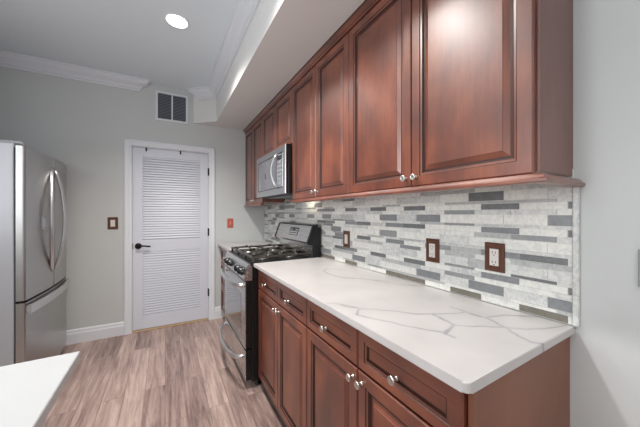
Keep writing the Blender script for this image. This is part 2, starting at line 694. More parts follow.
# dropped soffit above the cabinets, with its chamfered far end
struct(MB().prism([(XS, YF), (XR, YF), (XR, YB + 0.06), (0.287, YB + 0.06), (0.287, YB + 0.02), (XS, 3.25)],
                  lambda a, b, h: (a, b, h), ZS, ZC, 'soffit').build('soffit'))

# crown mouldings
D, Pj = 0.107, 0.10
CROWN = [(0, ZC - 0.001), (Pj, ZC - 0.001), (Pj, ZC - 0.012), (Pj - 0.012, ZC - 0.014), (Pj - 0.014, ZC - 0.03), (Pj - 0.03, ZC - 0.047),
         (0.042, ZC - 0.062), (0.028, ZC - 0.075), (0.026, ZC - 0.086), (0.012, ZC - 0.090), (0.012, ZC - D), (0, ZC - D)]
struct(MB().sweep([(XL, YB), (-0.245, YB), (-0.245, YB + 0.05)], CROWN, 'trim', left=False).build('trim_1'))
struct(MB().sweep([(XS, YF), (XS, 3.25), (0.352, 3.3896), (0.385, 3.4271)], CROWN, 'trim', left=True).build('trim_2'))
# baseboards
BASE = [(0, 0), (0.016, 0), (0.016, 0.095), (0.011, 0.108), (0.010, 0.125), (0.004, 0.138), (0, 0.138)]
struct(MB().sweep([(XL, YB), (-0.374, YB)], BASE, 'trim', left=False).build('baseboard_back'))
struct(MB().sweep([(0.519, YB), (0.63, YB)], BASE, 'trim', left=False).build('baseboard_back.001'))
struct(MB().sweep([(XR, YF), (XR, 0.33)], BASE, 'trim', left=True).build('baseboard_right'))

# louvred door in its casing
d = bpy.data.objects.new('door_1', None)
C.objects.link(d)
d.location = ((DX0 + DX1) / 2, YB, 0)
struct(d)
fb = lambda a, b, h: (a, YB - h, b)
cas = MB()
CP = [(0.0, 0.0), (0.0, 0.010), (0.006, 0.014), (0.030, 0.014), (0.044, 0.018), (0.060, 0.018), (0.0625, 0.012), (0.0625, 0.0)]   # (across, out)


def casing(pathpts):
    """casing profile mitred round the head of the opening"""
    b = cas
    k = b.mi('trim')
    pts = [Vector(p) for p in pathpts]
    dirs = [Vector((-1, 0)), Vector((-1, 1)), Vector((1, 1)), Vector((1, 0))]
    rings = []
    for p, dd in zip(pts, dirs):
        rings.append([b.bm.verts.new(fb(p.x + dd.x * c, p.y + dd.y * c, o)) for c, o in CP])
    n = len(CP)
    for r0, r1 in zip(rings, rings[1:]):
        for i in range(n):
            f = b.bm.faces.new([r0[i], r0[(i + 1) % n], r1[(i + 1) % n], r1[i]])
            f.material_index = k
    for r in (rings[0][::-1], rings[-1]):
        b.bm.faces.new(r).material_index = k


casing([(DX0 + 0.004, 0), (DX0 + 0.004, DZ - 0.004), (DX1 - 0.004, DZ - 0.004), (DX1 - 0.004, 0)])
cas.build('casing', d)
j = MB()
j.box(DX0, DX0 + 0.012, YB, YB + 0.1, 0, DZ, 'trim')
j.box(DX1 - 0.012, DX1, YB, YB + 0.1, 0, DZ, 'trim')
j.box(DX0 + 0.012, DX1 - 0.012, YB, YB + 0.1, DZ - 0.012, DZ, 'trim')
j.build('jamb', d)
SX0, SX1, SZ0, SZ1 = DX0 + 0.015, DX1 - 0.015, 0.020, DZ - 0.016
LX0, LX1 = -0.213, 0.357
sl = MB()
y0, y1 = YB + 0.004, YB + 0.040
sl.box(SX0, LX0, y0, y1, SZ0, SZ1, 'door', 0.002, 1)
sl.box(LX1, SX1, y0, y1, SZ0, SZ1, 'door', 0.002, 1)
for z0, z1 in ((SZ0, 0.17), (0.858, 0.99), (1.897, SZ1)):
    sl.box(LX0 - 0.002, LX1 + 0.002, y0 + 0.0005, y1, z0, z1, 'door', 0.002, 1)
slab = sl.build('door_slab', d)
for z0, z1 in ((0.17, 0.858), (0.99, 1.897)):
    lv = MB()
    n = int(round((z1 - z0) / 0.0275))
    st = (z1 - z0) / n
    out = [(y1 - 0.002, z0)]
    for i in range(n):
        zb = z0 + i * st
        out += [(y0 + 0.026, zb + 0.0003), (y0 + 0.024, zb + 0.0072), (y0 + 0.003, zb + 0.0075), (y0 + 0.003, zb + 0.012), (y0 + 0.009, zb + st - 0.0003)]
    out.append((y1 - 0.002, z1))
    lv.prism(out, lambda a, b, h: (h, a, b), LX0, LX1, 'door')
    lv.build('louver_panel', slab)
hd = MB()
hx, hz = -0.252, 0.925
hd.lathe((hx, y0, hz), (0, -1, 0), [(0, 0), (0.032, 0), (0.032, 0.006), (0.026, 0.012), (0.012, 0.016), (0.010, 0.045), (0, 0.047)], 'black_metal', 24)
hd.tube([(hx, y0 - 0.04, hz), (hx + 0.03, y0 - 0.044, hz + 0.004), (hx + 0.065, y0 - 0.044, hz + 0.001), (hx + 0.10, y0 - 0.040, hz - 0.006), (hx + 0.112, y0 - 0.036, hz - 0.004)],
        0.007, 0.009, 'black_metal')
hd.build('lever_handle', slab)
for zc in (1.776, 1.054, 0.331):
    h = MB()
    h.lathe((SX1 + 0.006, YB - 0.004, zc - 0.045), (0, 0, 1), [(0, 0), (0.0075, 0), (0.0075, 0.09), (0, 0.09)], 'black_metal', 12)
    h.box(SX1 - 0.006, SX1 + 0.012, YB + 0.0005, YB + 0.004, zc - 0.045, zc + 0.045, 'black_metal')
    h.build('hinge', d)
MB().box(SX0 - 0.004, SX0 + 0.003, YB - 0.001, YB + 0.006, 0.895, 0.955, 'black_metal').build('strike_plate', d)
for xc in (-0.18, 0.151):
    h = MB()
    h.box(xc - 0.007, xc + 0.007, YB - 0.002, YB + 0.0035, SZ1 - 0.035, SZ1 + 0.006, 'black_metal')
    h.build('hook', slab)
MB().box(DX0 + 0.0125, DX1 - 0.0125, YB - 0.012, YB + 0.1, 0.0, 0.014, 'threshold', 0.004).build('threshold', d)

# ------------------------------------------------------------------ mosaic backsplash
TX = 1.133
A1, AT, A2, ST = 0.347, 0.400, 0.375, 0.138
Z0, ZP = 0.919, 0.0933
SPEC = {  # (row kind, band, column) -> stone
    ('m1', 0): {0: 't_brown', 2: 't_brown', 4: 't_brown', 5: 't_brown', 8: 't_brown', 10: 't_brown', 11: 't_brown'},
    ('m1', 1): {-1: 't_dark', 1: 't_slate', 4: 't_dark', 6: 't_dark', 8: 't_slate', 9: 't_dark'},
    ('m1', 2): {0: 't_dark', 1: 't_slate', 2: 't_light', 3: 't_mid', 5: 't_slate', 7: 't_dark', 9: 't_slate'},
    ('m1', 3): {-1: 't_dark', 1: 't_slate', 4: 't_dark', 5: 't_slate', 7: 't_dark', 8: 't_mid', 10: 't_slate'},
    ('m1', 4): {-1: 't_dark', 1: 't_dark', 4: 't_dark', 6: 't_dark', 8: 't_dark', 10: 't_slate'},
    ('th', 0): {6: 't_mid', 3: 't_light'},
    ('th', 1): {0: 't_dark', 2: 't_mid'},
    ('th', 2): {4: 't_light', 9: 't_mid'},
    ('th', 3): {2: 't_mid', 8: 't_mid', 9: 't_slate'},
    ('th', 4): {1: 't_light', 2: 't_light', 5: 't_light'},
    ('tl', 0): {-1: 't_slate', 1: 't_slate', 3: 't_slate', 7: 't_slate', 10: 't_mid'},
    ('tl', 1): {1: 't_light', 4: 't_cloud', 8: 't_light'},
    ('tl', 2): {5: 't_mid', 2: 't_vein', 9: 't_slate'},
    ('tl', 3): {-1: 't_slate', 3: 't_slate', 5: 't_slate', 8: 't_light', 10: 't_slate'},
    ('tl', 4): {1: 't_dark', 4: 't_cloud', 7: 't_cloud'},
    ('m2', 0): {2: 't_mid', 5: 't_light', 8: 't_light'},
    ('m2', 1): {4: 't_slate', 6: 't_light', 1: 't_vein', 9: 't_dark'},
    ('m2', 2): {0: 't_mid', 1: 't_light', 7: 't_cloud', 10: 't_slate'},
    ('m2', 3): {2: 't_mid', 3: 't_vein', 6: 't_cloud'},
    ('m2', 4): {8: 't_slate', 0: 't_cloud'},
}
ROWS = {'m1': (A1, 0.0, 0.0225), 'th': (A2, 0.0243, 0.0343), 'tl': (AT, 0.0361, 0.0715), 'm2': (A2, 0.0733, 0.0915)}
LIGHTS = ['t_white', 't_white', 't_vein', 't_vein', 't_cloud', 't_white']
YT0 = 0.337
bs = MB()
bs.box(TX + 0.0015, XR, YT0 - 0.001, YB, 0.9155, 1.420, 'grout')
rnd = random.Random(11)
for k in range(0, 6):
    for kind, (a, zl, zh) in ROWS.items():
        zz0, zz1 = Z0 + k * ZP + zl, Z0 + k * ZP + zh
        if zz0 > 1.41:
            continue
        zz1 = min(zz1, 1.42)
        for n in range(-1, 24):
            ya, yb = a + ST * n + 0.0008, a + ST * (n + 1) - 0.0008
            ya, yb = max(ya, YT0), min(yb, YB - 0.002)
            if yb - ya < 0.006:
                continue
            m = SPEC.get((kind, k), {}).get(n)
            if m is None:
                m = rnd.choice(LIGHTS)
                if n > 10 and rnd.random() < 0.28:
                    m = rnd.choice(['t_slate', 't_dark', 't_mid', 't_light'])
                elif kind in ('th', 'm2') and rnd.random() < 0.2:
                    m = 't_light'
            jit = rnd.random() * 0.0012
            bs.box(TX - jit, TX + 0.003, ya, yb, zz0, zz1, m)
struct(bs.build('wall_backsplash'))
struct(MB().box(TX - 0.006, XR, 0.3195, 0.3355, 0.9155, 1.3625, 't_cloud', 0.004).build('trim_3'))

# ------------------------------------------------------------------ cabinetry
XU = 0.885           # face of the wall cabinet doors
XB = 0.585           # face of the base cabinet doors


def facing(x):
    return lambda a, b, h: (x - h, a, b)


def door_rings(t, stile, mat):
    return [(0.0, -t, mat), (0.0, -0.004, mat), (0.004, 0.0, mat), (stile - 0.012, 0.0, mat), (stile - 0.009, -0.003, 'glaze'), (stile - 0.002, -0.004, mat),
            (stile + 0.003, -0.011, 'glaze'), (stile + 0.010, -0.011, 'glaze'), (stile + 0.026, -0.004, mat), (stile + 0.028, -0.002, mat), (stile + 0.03, -0.002, mat)]


def drawer_rings(t, stile, mat):
    return [(0.0, -t, mat), (0.0, -0.004, mat), (0.004, 0.0, mat), (stile - 0.010, 0.0, mat), (stile - 0.008, -0.003, 'glaze'), (stile, -0.004, mat),
            (stile + 0.003, -0.010, 'glaze'), (stile + 0.007, -0.010, 'glaze'), (stile + 0.009, -0.010, mat)]


def knob(x, y, z, parent):
    MB().lathe((x, y, z), (-1, 0, 0), [(r * 0.86, q * 0.88) for r, q in [(0, 0), (0.009, 0), (0.0075, 0.003), (0.005, 0.007), (0.0048, 0.014), (0.008, 0.018), (0.0145, 0.021),
                                       (0.016, 0.0245), (0.0145, 0.028), (0.010, 0.0295), (0.009, 0.0285), (0, 0.030)]], 'nickel', 20).build('knob', parent)


def cab_door(x, a0, a1, b0, b1, parent, stile=0.052):
    return MB().profiled_panel(facing(x), a0, a1, b0, b1, door_rings(0.019, stile, 'cherry')).build('door', parent)


def cab_drawer(x, a0, a1, b0, b1, parent, stile=0.043):
    return MB().profiled_panel(facing(x), a0, a1, b0, b1, drawer_rings(0.019, stile, 'cherry_h')).build('drawer', parent)


def wall_cabinet(label, y0, y1, z0, z1, doors, knobs, side=False, dz0=None):
    t = thing('wall_cabinet', label, 'cabinet', (1.02, (y0 + y1) / 2, z0), 'cherry wall cabinets')
    b = MB()
    b.box(XU + 0.0195, XR - 0.001, y0 + (0.006 if side else 0.0005), y1 - 0.0005, z0, z1, 'cherry')
    b.build('body', t)
    if side:
        MB().box(XU + 0.0195, XR - 0.001, y0, y0 + 0.0055, z0, z1, 'panel_up').build('side_panel', t)
    for (a0, a1), ky in zip(doors, knobs):
        dd = cab_door(XU, a0, a1, dz0 or z0 - 0.008, z1 - 0.03, t)
        if ky is not None:
            knob(XU, ky, (dz0 or z0 - 0.008) + 0.036, dd)
    return t


ZU0, ZU1 = 1.396, 2.320
wall_cabinet('large cherry wall cabinet nearest the camera, with the bare end panel', 0.337, 1.2105, ZU0, ZU1,
             [(0.345, 0.770), (0.774, 1.208)], [0.746, 0.798], True)
wall_cabinet('cherry wall cabinet with two tall narrow doors beside the microwave', 1.2115, 1.979, ZU0, ZU1,
             [(1.213, 1.586), (1.590, 1.976)], [1.560, 1.614])
wall_cabinet('short cherry wall cabinet directly above the microwave', 1.980, 2.7335, 1.842, ZU1,
             [(1.981, 2.362), (2.366, 2.731)], [None, None], dz0=1.846)
wall_cabinet('cherry wall cabinet at the back wall beyond the microwave', 2.7345, 3.428, ZU0, ZU1,
             [(2.737, 3.081), (3.085, 3.426)], [3.055, 3.111])

# crown strip and light rails run along several cabinets
cr = MB()
cr.sweep([(1.142, 0.336), (XU + 0.0185, 0.336), (XU + 0.0185, 3.429)],
         [(0, 2.293), (0.024, 2.293), (0.028, 2.297), (0.028, 2.302), (0.024, 2.304), (0.026, 2.309), (0.036, 2.316), (0.044, 2.324), (0.046, 2.3345), (0, 2.3345)],
         ['cherry_h', 'cherry_h', 'cherry_h', 'glaze', 'glaze', 'cherry_h', 'cherry_h', 'glaze', 'cherry_h', 'cherry_h'])
tag(cr.build('cabinet_crown'), 'thin cherry crown strip between the wall cabinets and the soffit', 'moulding')
RAIL = [(0, 1.3865), (0.020, 1.3865), (0.026, 1.382), (0.030, 1.376), (0.036, 1.371), (0.036, 1.364), (0.030, 1.361), (0, 1.361)]
RAIL = [(o, z - 0.0005) for o, z in RAIL]
lr = MB()
lr.sweep([(1.142, 0.344), (0.901, 0.344), (0.901, 1.976)], RAIL, 'cherry_h')
tag(lr.build('light_rail'), 'cherry light rail under the near wall cabinets, wrapping round their end', 'moulding', 'cherry light rails')
lr = MB()
lr.sweep([(0.901, 2.738), (0.901, 3.428)], RAIL, 'cherry_h')
tag(lr.build('light_rail'), 'short cherry light rail under the wall cabinet by the back wall', 'moulding', 'cherry light rails')

ZCT = 0.915
ZCU = 0.889


def base_cabinet(label, y0, y1, units, stile_from, panel=False):
    t = thing('base_cabinet', label, 'cabinet', (0.87, (y0 + y1) / 2, 0), 'cherry base cabinets')
    b = MB()
    b.box(XB + 0.0195, TX - 0.004, y0 + (0.012 if panel else 0.0005), y1 - 0.0005, 0.0895, ZCU, 'cherry')
    b.build('body', t)
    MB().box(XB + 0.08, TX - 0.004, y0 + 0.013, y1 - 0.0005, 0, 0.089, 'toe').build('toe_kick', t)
    if panel:
        MB().box(XB + 0.012, XR - 0.001, y0, y0 + 0.0115, 0.0, ZCU, 'panel').build('end_panel', t)
    for kind, a0, a1, ky in units:
        if kind == 'drawer':
            dd = cab_drawer(XB, a0, a1, 0.736, 0.872, t)
            knob(XB - 0.010 + 0.0, (a0 + a1) / 2, 0.803, dd)
        else:
            dd = cab_door(XB, a0, a1, 0.095, 0.728, t, 0.052)
            knob(XB, ky, 0.692, dd)
    return t


base_cabinet('cherry base cabinet at the near end, two wide drawers over two doors', 0.345, 1.1375,
             [('drawer', 0.362, 0.745, 0), ('drawer', 0.750, 1.135, 0), ('door', 0.362, 0.745, 0.722), ('door', 0.750, 1.135, 0.772)], 0, True)
base_cabinet('cherry base cabinet beside the range, two narrow drawers over two doors', 1.1385, 1.910,
             [('drawer', 1.142, 1.517, 0), ('drawer', 1.522, 1.906, 0), ('door', 1.142, 1.517, 1.494), ('door', 1.522, 1.906, 1.545)], 0)
t = thing('drawer_base_cabinet', 'cherry base cabinet with stacked drawers between range and back wall', 'cabinet', (0.87, 3.07, 0), 'cherry base cabinets')
MB().box(XB + 0.0195, TX - 0.004, 2.692, YB - 0.002, 0.0895, ZCU, 'cherry').build('body', t)
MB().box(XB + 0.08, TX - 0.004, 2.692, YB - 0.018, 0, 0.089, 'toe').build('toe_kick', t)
for z0, z1 in ((0.70, 0.872), (0.405, 0.692), (0.10, 0.397)):
    dd = cab_drawer(XB, 2.70, YB - 0.02, z0, z1, t)
    knob(XB - 0.010, 3.06, (z0 + z1) / 2, dd)


def worktop(name, x0, x1, y0, y1, z0, z1, m, rnear):
    """slab with rounded front corners and softened edges"""
    def arc(cx, cy, r, a0, a1):
        return [(cx + r * math.cos(R(a0 + (a1 - a0) * i / 6)), cy + r * math.sin(R(a0 + (a1 - a0) * i / 6))) for i in range(7)]
    pts = arc(x0 + rnear, y0 + rnear, rnear, 180, 270) + [(x1, y0), (x1, y1), (x0, y1)]
    b = MB().prism(pts, lambda a, q, h: (a, q, h), z0, z1, m)
    es = [e for e in b.bm.edges if abs(e.verts[0].co.z - e.verts[1].co.z) < 1e-5]
    r = bmesh.ops.bevel(b.bm, geom=es, offset=0.004, segments=3, profile=0.5, affect='EDGES')
    return b.build(name)


tag(worktop('countertop', 0.553, TX - 0.0005, 0.331, 1.9135, ZCU + 0.0005, ZCT, 'quartz', 0.016),
    'long white quartz countertop with grey veins over the near cabinets', 'countertop', 'white quartz countertops')
tag(worktop('countertop', 0.553, TX - 0.0005, 2.686, YB - 0.001, ZCU + 0.0005, ZCT, 'quartz', 0.004),
    'short white countertop between the range and the back wall', 'countertop', 'white quartz countertops')

# ------------------------------------------------------------------ gas range
RY0, RY1 = 1.918, 2.682
rg = thing('gas_range', 'stainless gas range with black sides standing between the cherry base cabinets', 'stove', (0.82, 2.30, 0))
b = MB()
b.box(0.545, 1.120, RY0, RY1, 0.055, 0.895, 'black', 0.003, 1)
for x in (0.60, 1.07):
    for y in (RY0 + 0.05, RY1 - 0.05):
        b.lathe((x, y, 0), (0, 0, 1), [(0, 0), (0.02, 0), (0.02, 0.01), (0.012, 0.012), (0.012, 0.055)], 'black', 12)
b.build('body', rg)
b = MB()
b.box(0.530, 1.055, RY0, RY1, 0.8955, 0.917, 'black', 0.004)
for x, y in ((0.68, 2.10), (0.68, 2.50), (0.92, 2.10), (0.92, 2.50), (0.80, 2.30)):
    b.lathe((x, y, 0.916), (0, 0, 1), [(0, 0), (0.055, 0), (0.05, 0.004), (0.036, 0.006), (0.036, 0.014), (0.034, 0.016)], 'burner', 20)
    b.lathe((x, y, 0.930), (0, 0, 1), [(0.030, 0), (0.038, 0.002), (0.038, 0.008), (0.030, 0.011), (0, 0.012)], 'iron', 20)
b.build('cooktop', rg)
for gi in range(3):
    g0 = RY0 + 0.022 + gi * 0.242
    g1 = g0 + 0.236
    b = MB()
    gx0, gx1, gz = 0.560, 1.035, 0.952
    th = 0.0085
    for x in (gx0, gx1, (gx0 + gx1) / 2):
        b.box(x - th, x + th, g0, g1, gz - 0.012, gz + 0.004, 'iron', 0.003, 1)
    for y in (g0 + th, g1 - th):
        b.box(gx0 + th, gx1 - th, y - th, y + th, gz - 0.012, gz + 0.003, 'iron', 0.003, 1)
    gm_ = (g0 + g1) / 2
    for xc in (gx0 + 0.12, gx1 - 0.12):
        for dx, dy in ((1, 0), (-1, 0), (0, 1), (0, -1)):
            if dx:
                b.tube([(xc + dx * 0.115, gm_, gz - 0.003), (xc + dx * 0.07, gm_, gz + 0.008), (xc + dx * 0.022, gm_, gz + 0.012)], 0.008, 0.008, 'iron', 8)
            else:
                b.tube([(xc, gm_ + dy * 0.112, gz - 0.003), (xc, gm_ + dy * 0.07, gz + 0.008), (xc, gm_ + dy * 0.022, gz + 0.012)], 0.008, 0.008, 'iron', 8)
    for x in (gx0, gx1):
        for y in (g0 + th, g1 - th):
            b.box(x - 0.008, x + 0.008, y - 0.008, y + 0.008, 0.917, gz - 0.008, 'iron')
    b.build('grate', rg)
# slanted control panel
b = MB()
b.prism([(0.494, 0.792), (0.484, 0.806), (0.508, 0.896), (0.520, 0.912), (0.5445, 0.912), (0.5445, 0.792)], lambda a, q, h: (a, h, q), RY0 + 0.001, RY1 - 0.001, 'steel_h')
cp = b.build('control_panel', rg)
nrm = Vector((-0.090, 0, 0.024)).normalized()
for y in (2.000, 2.105, 2.385, 2.490):
    c0 = Vector((0.4955, y, 0.848))
    b = MB()
    b.lathe(c0, nrm, [(0, 0), (0.030, 0), (0.030, 0.005), (0.025, 0.007), (0.0235, 0.030), (0.021, 0.034), (0, 0.035)], 'black', 20)
    b.tube([c0 + nrm * 0.035 + Vector((0, 0, -0.019)), c0 + nrm * 0.039, c0 + nrm * 0.035 + Vector((0, 0, 0.019))], 0.004, 0.004, 'black', 8)
    b.build('burner_knob', cp)
# oven door
b = MB()
b.box(0.500, 0.544, RY0 + 0.001, RY1 - 0.001, 0.300, 0.786, 'black', 0.003)
b.box(0.494, 0.5015, RY0 + 0.003, RY1 - 0.003, 0.303, 0.783, 'steel_h', 0.002)
od = b.build('oven_door', rg)
MB().box(0.4925, 0.4965, RY0 + 0.12, RY1 - 0.12, 0.375, 0.675, 'glass_dark', 0.001, 1).build('oven_window', od)


def bow_handle(y0, y1, z, x0, out, drop, rx, ry, n=14):
    pts = [(x0, y0, z)]
    for i in range(n + 1):
        s = i / n
        k = (math.sin(math.pi * s)) ** 0.42
        pts.append((x0 - 0.012 - (out - 0.012) * k, y0 + (y1 - y0) * s, z - drop * k))
    pts.append((x0, y1, z))
    return MB().tube(pts, rx, ry, 'handle', 12)


bow_handle(RY0 + 0.045, RY1 - 0.045, 0.752, 0.496, 0.070, 0.0, 0.014, 0.017).build('handle', od)
b = MB()
b.box(0.500, 0.544, RY0 + 0.001, RY1 - 0.001, 0.075, 0.290, 'black', 0.003)
b.box(0.494, 0.5015, RY0 + 0.003, RY1 - 0.003, 0.078, 0.287, 'steel_h', 0.002)
bd = b.build('storage_drawer', rg)
bow_handle(RY0 + 0.045, RY1 - 0.045, 0.238, 0.496, 0.085, 0.026, 0.013, 0.016).build('handle', bd)
# backguard
b = MB()
b.box(1.056, 1.120, RY0, RY1, 0.8955, 1.160, 'black', 0.004)
b.box(1.049, 1.0565, RY0 + 0.03, RY1 - 0.03, 0.918, 1.03, 'steel_h')
bg_ = b.build('backguard', rg)
side = [(1.088, 1.182), (1.052, 1.176), (1.002, 1.040), (1.012, 1.026), (1.0555, 1.018), (1.0555, 1.161), (1.088, 1.161)]
MB().prism(side, lambda a, q, h: (a, h, q), RY0 + 0.024, RY1 - 0.024, 'steel_h').build('control_face', bg_)
sp = [(1.095, 1.187), (1.050, 1.181), (0.997, 1.040), (1.010, 1.020), (1.0558, 1.012), (1.0558, 1.1605), (1.095, 1.1605)]
MB().prism([(1.095, 1.188), (1.049, 1.182), (1.047, 1.172), (1.0515, 1.1765), (1.088, 1.1825), (1.095, 1.1825)], lambda a, q, h: (a, h, q), RY0 + 0.024, RY1 - 0.024, 'black').build('top_trim', bg_)
for ya, yb in ((RY0 + 0.001, RY0 + 0.0235), (RY1 - 0.0235, RY1 - 0.001)):
    MB().prism(sp, lambda a, q, h: (a, h, q), ya, yb, 'black').build('end_cap', bg_)
ff = Vector((-0.136, 0, 0.050)).normalized()
ft = Vector((0.050, 0, 0.136)).normalized()


def face_pt(y, t, h):
    p = Vector((1.002, y, 1.040)) + ft * t + ff * h
    return (p.x, y, p.z)


b = MB()
b.prism([(2.165, 0.040), (2.350, 0.040), (2.350, 0.115), (2.165, 0.115)], face_pt, 0.0003, 0.0025, 'display')
for i in range(6):
    for k in range(3):
        ya = 2.175 + i * 0.0285
        ta = 0.047 + k * 0.021
        if k == 2 and 1 < i < 4:
            continue
        b.prism([(ya, ta), (ya + 0.021, ta), (ya + 0.021, ta + 0.013), (ya, ta + 0.013)], face_pt, 0.0026, 0.0034, 'button')
b.build('keypad_display', bg_)

# ------------------------------------------------------------------ microwave
MY0, MY1, MX, MZ0, MZ1 = 1.982, 2.7325, 0.828, 1.437, 1.838
mw = thing('microwave', 'stainless over-the-range microwave hung under the short wall cabinet', 'microwave', (1.0, 2.357, MZ0))
b = MB()
b.box(MX + 0.028, XR - 0.012, MY0, MY1, MZ0, MZ1, 'black', 0.002, 1)
b.build('body', mw)
b = MB()
fm = facing(MX)
rings = [(0.0, -0.0275, 'black'), (0.0, -0.010, 'black'), (0.0, -0.004, 'steel_micro'), (0.004, 0.0, 'steel_micro'), (0.052, 0.0, 'steel_micro'), (0.055, -0.003, 'display'),
         (0.060, -0.003, 'display'), (0.062, -0.001, 'steel_micro'), (0.064, -0.001, 'steel_micro')]
b.profiled_panel(fm, MY0, MY1 + 0.018, MZ0 + 0.002, MZ1 - 0.002, rings)
fr = b.build('front_panel', mw)
b = MB()
b.prism([(MY0 + 0.205, MZ0 + 0.075), (MY1 - 0.135, MZ0 + 0.075), (MY1 - 0.135, MZ1 - 0.075), (MY0 + 0.205, MZ1 - 0.075)], fm, -0.0008, 0.0015, 'micro_glass')
b.build('window', fr)
b = MB()
for zz in (MZ0 + 0.085, MZ0 + 0.12, MZ0 + 0.155, MZ0 + 0.19, MZ0 + 0.225, MZ0 + 0.26):
    for ya in (MY0 + 0.082, MY0 + 0.116, MY0 + 0.150):
        b.prism([(ya, zz), (ya + 0.026, zz), (ya + 0.026, zz + 0.024), (ya, zz + 0.024)], fm, -0.0005, 0.0012, 'button')
b.prism([(MY0 + 0.082, MZ1 - 0.108), (MY0 + 0.176, MZ1 - 0.108), (MY0 + 0.176, MZ1 - 0.075), (MY0 + 0.082, MZ1 - 0.075)], fm, -0.0005, 0.0012, 'display')
b.build('keypad', fr)
MB().prism([(2.455, MZ0 + 0.165), (2.475, MZ0 + 0.165), (2.475, MZ0 + 0.215), (2.455, MZ0 + 0.215)], fm, 0.0016, 0.0024, 'display').build('marker', fr)
b = MB()
hy = MY0 + 0.168
pts = []
for i in range(17):
    s = i / 16
    k = math.sin(math.pi * s)
    pts.append((MX - 0.004 - 0.045 * k ** 0.7, hy + 0.03 * k, MZ0 + 0.055 + (MZ1 - MZ0 - 0.11) * s))
b.tube(pts, 0.012, 0.008, 'handle', 12, up=(1, 0, 0))
b.build('handle', fr)
b = MB()
b.box(0.90, 1.05, 2.10, 2.62, MZ0 - 0.006, MZ0 - 0.0005, 'grille_dark')
for i in range(14):
    b.box(0.905 + i * 0.0105, 0.910 + i * 0.0105, 2.105, 2.615, MZ0 - 0.009, MZ0 - 0.006, 'steel_micro')
b.build('vent_filter', mw)
MB().box(1.065, 1.11, 2.02, 2.14, MZ0 - 0.004, MZ0 - 0.0005, 'hoodlens').build('task_light', mw)

# ------------------------------------------------------------------ refrigerator
FY0, FY1, FX = 2.500, 3.372, -0.800
fg = thing('refrigerator', 'stainless french-door refrigerator with bottom freezer by the back wall', 'refrigerator', (-1.2, 2.94, 0))
b = MB()
b.box(-1.53, -0.853, FY0 + 0.004, FY1 - 0.004, 0.02, 1.735, 'fridge_side', 0.006)
b.box(-1.50, -0.905, FY0 + 0.02, FY1 - 0.02, 0.0, 0.02, 'gasket')
b.build('body', fg)
MB().box(-0.8525, -0.844, FY0 + 0.012, FY1 - 0.012, 0.075, 1.712, 'gasket').build('gasket', fg)


def bulge(y):
    s = (y - (FY0 + FY1) / 2) / ((FY1 - FY0) / 2)
    return FX + 0.026 * (1 - s * s) - 0.002


def curved_front(ya, yb, z0, z1, name, mat='steel'):
    n = 14
    ys = [ya + (yb - ya) * i / n for i in range(n + 1)]
    front = [(bulge(y), y) for y in ys]
    r = 0.010
    front[0] = (front[0][0] - r, ya)
    front.insert(1, (bulge(ya) - 0.003, ya + 0.003))
    front.insert(2, (bulge(ya + r), ya + r))
    front[-1] = (front[-1][0] - r, yb)
    front.insert(-1, (bulge(yb) - 0.003, yb - 0.003))
    pts = front + [(-0.8435, yb), (-0.8435, ya)]
    # keep monotone order in y
    body = sorted(front, key=lambda p: p[1])
    pts = body + [(-0.8435, yb), (-0.8435, ya)]
    b = MB().prism(pts, lambda a, q, h: (a, q, h), z0, z1, mat)
    return b.build(name, fg)


FM = 2.944
d1 = curved_front(FY0, FM - 0.003, 0.700, 1.722, 'door')
d2 = curved_front(FM + 0.003, FY1, 0.700, 1.722, 'door')
d3 = curved_front(FY0, FY1, 0.070, 0.685, 'freezer_drawer')


def arc_handle(y, bow, parent, out):
    pts = []
    n = 22
    x0 = bulge(y)
    for i in range(n + 1):
        s = i / n
        k = math.sin(math.pi * s) ** 0.75
        pts.append((bulge(y + bow * k) - 0.004 + out * k, y + bow * k, 0.825 + 0.81 * s))
    b = MB().tube(pts, 0.017, 0.012, 'handle', 12, up=(1, 0, 0))
    b.build('handle', parent)


arc_handle(2.905, -0.140, d1, 0.042)
arc_handle(2.965, 0.010, d2, 0.058)
# full width bowed freezer pull
b = MB()
n = 18
ys = [FY0 + 0.012 + (FY1 - FY0 - 0.024) * i / n for i in range(n + 1)]
out = []
for y in ys:
    out.append((bulge(y) + 0.026, y))
inn = [(bulge(y) + 0.012, y) for y in ys]
b.prism(out + inn[::-1], lambda a, q, h: (a, q, h), 0.610, 0.668, 'handle')
for y in (FY0 + 0.03, FY1 - 0.03):
    b.box(bulge(y) - 0.004, bulge(y) + 0.014, y - 0.014, y + 0.014, 0.618, 0.660, 'handle')
b.build('handle', d3)
for y in (FY0 + 0.035, FY1 - 0.035):
    MB().box(-0.93, -0.825, y - 0.022, y + 0.022, 1.7355, 1.752, 'button', 0.003).build('hinge_cover', fg)
b = MB()
b.prism([(2.705, 1.165), (2.770, 1.165), (2.770, 1.255), (2.705, 1.255)], lambda a, q, h: (bulge(a) + h, a, q), 0.001, 0.0045, 'grille_slat')
b.prism([(2.722, 1.180), (2.753, 1.180), (2.753, 1.240), (2.722, 1.240)], lambda a, q, h: (bulge(a) + h, a, q), 0.0046, 0.006, 'button')
b.build('badge', d1)
MB().lathe((bulge(3.27) - 0.002, 3.27, 1.655), (1, 0, 0), [(0, 0), (0.016, 0), (0.016, 0.003), (0, 0.004)], 'handle', 16).build('emblem', d2)

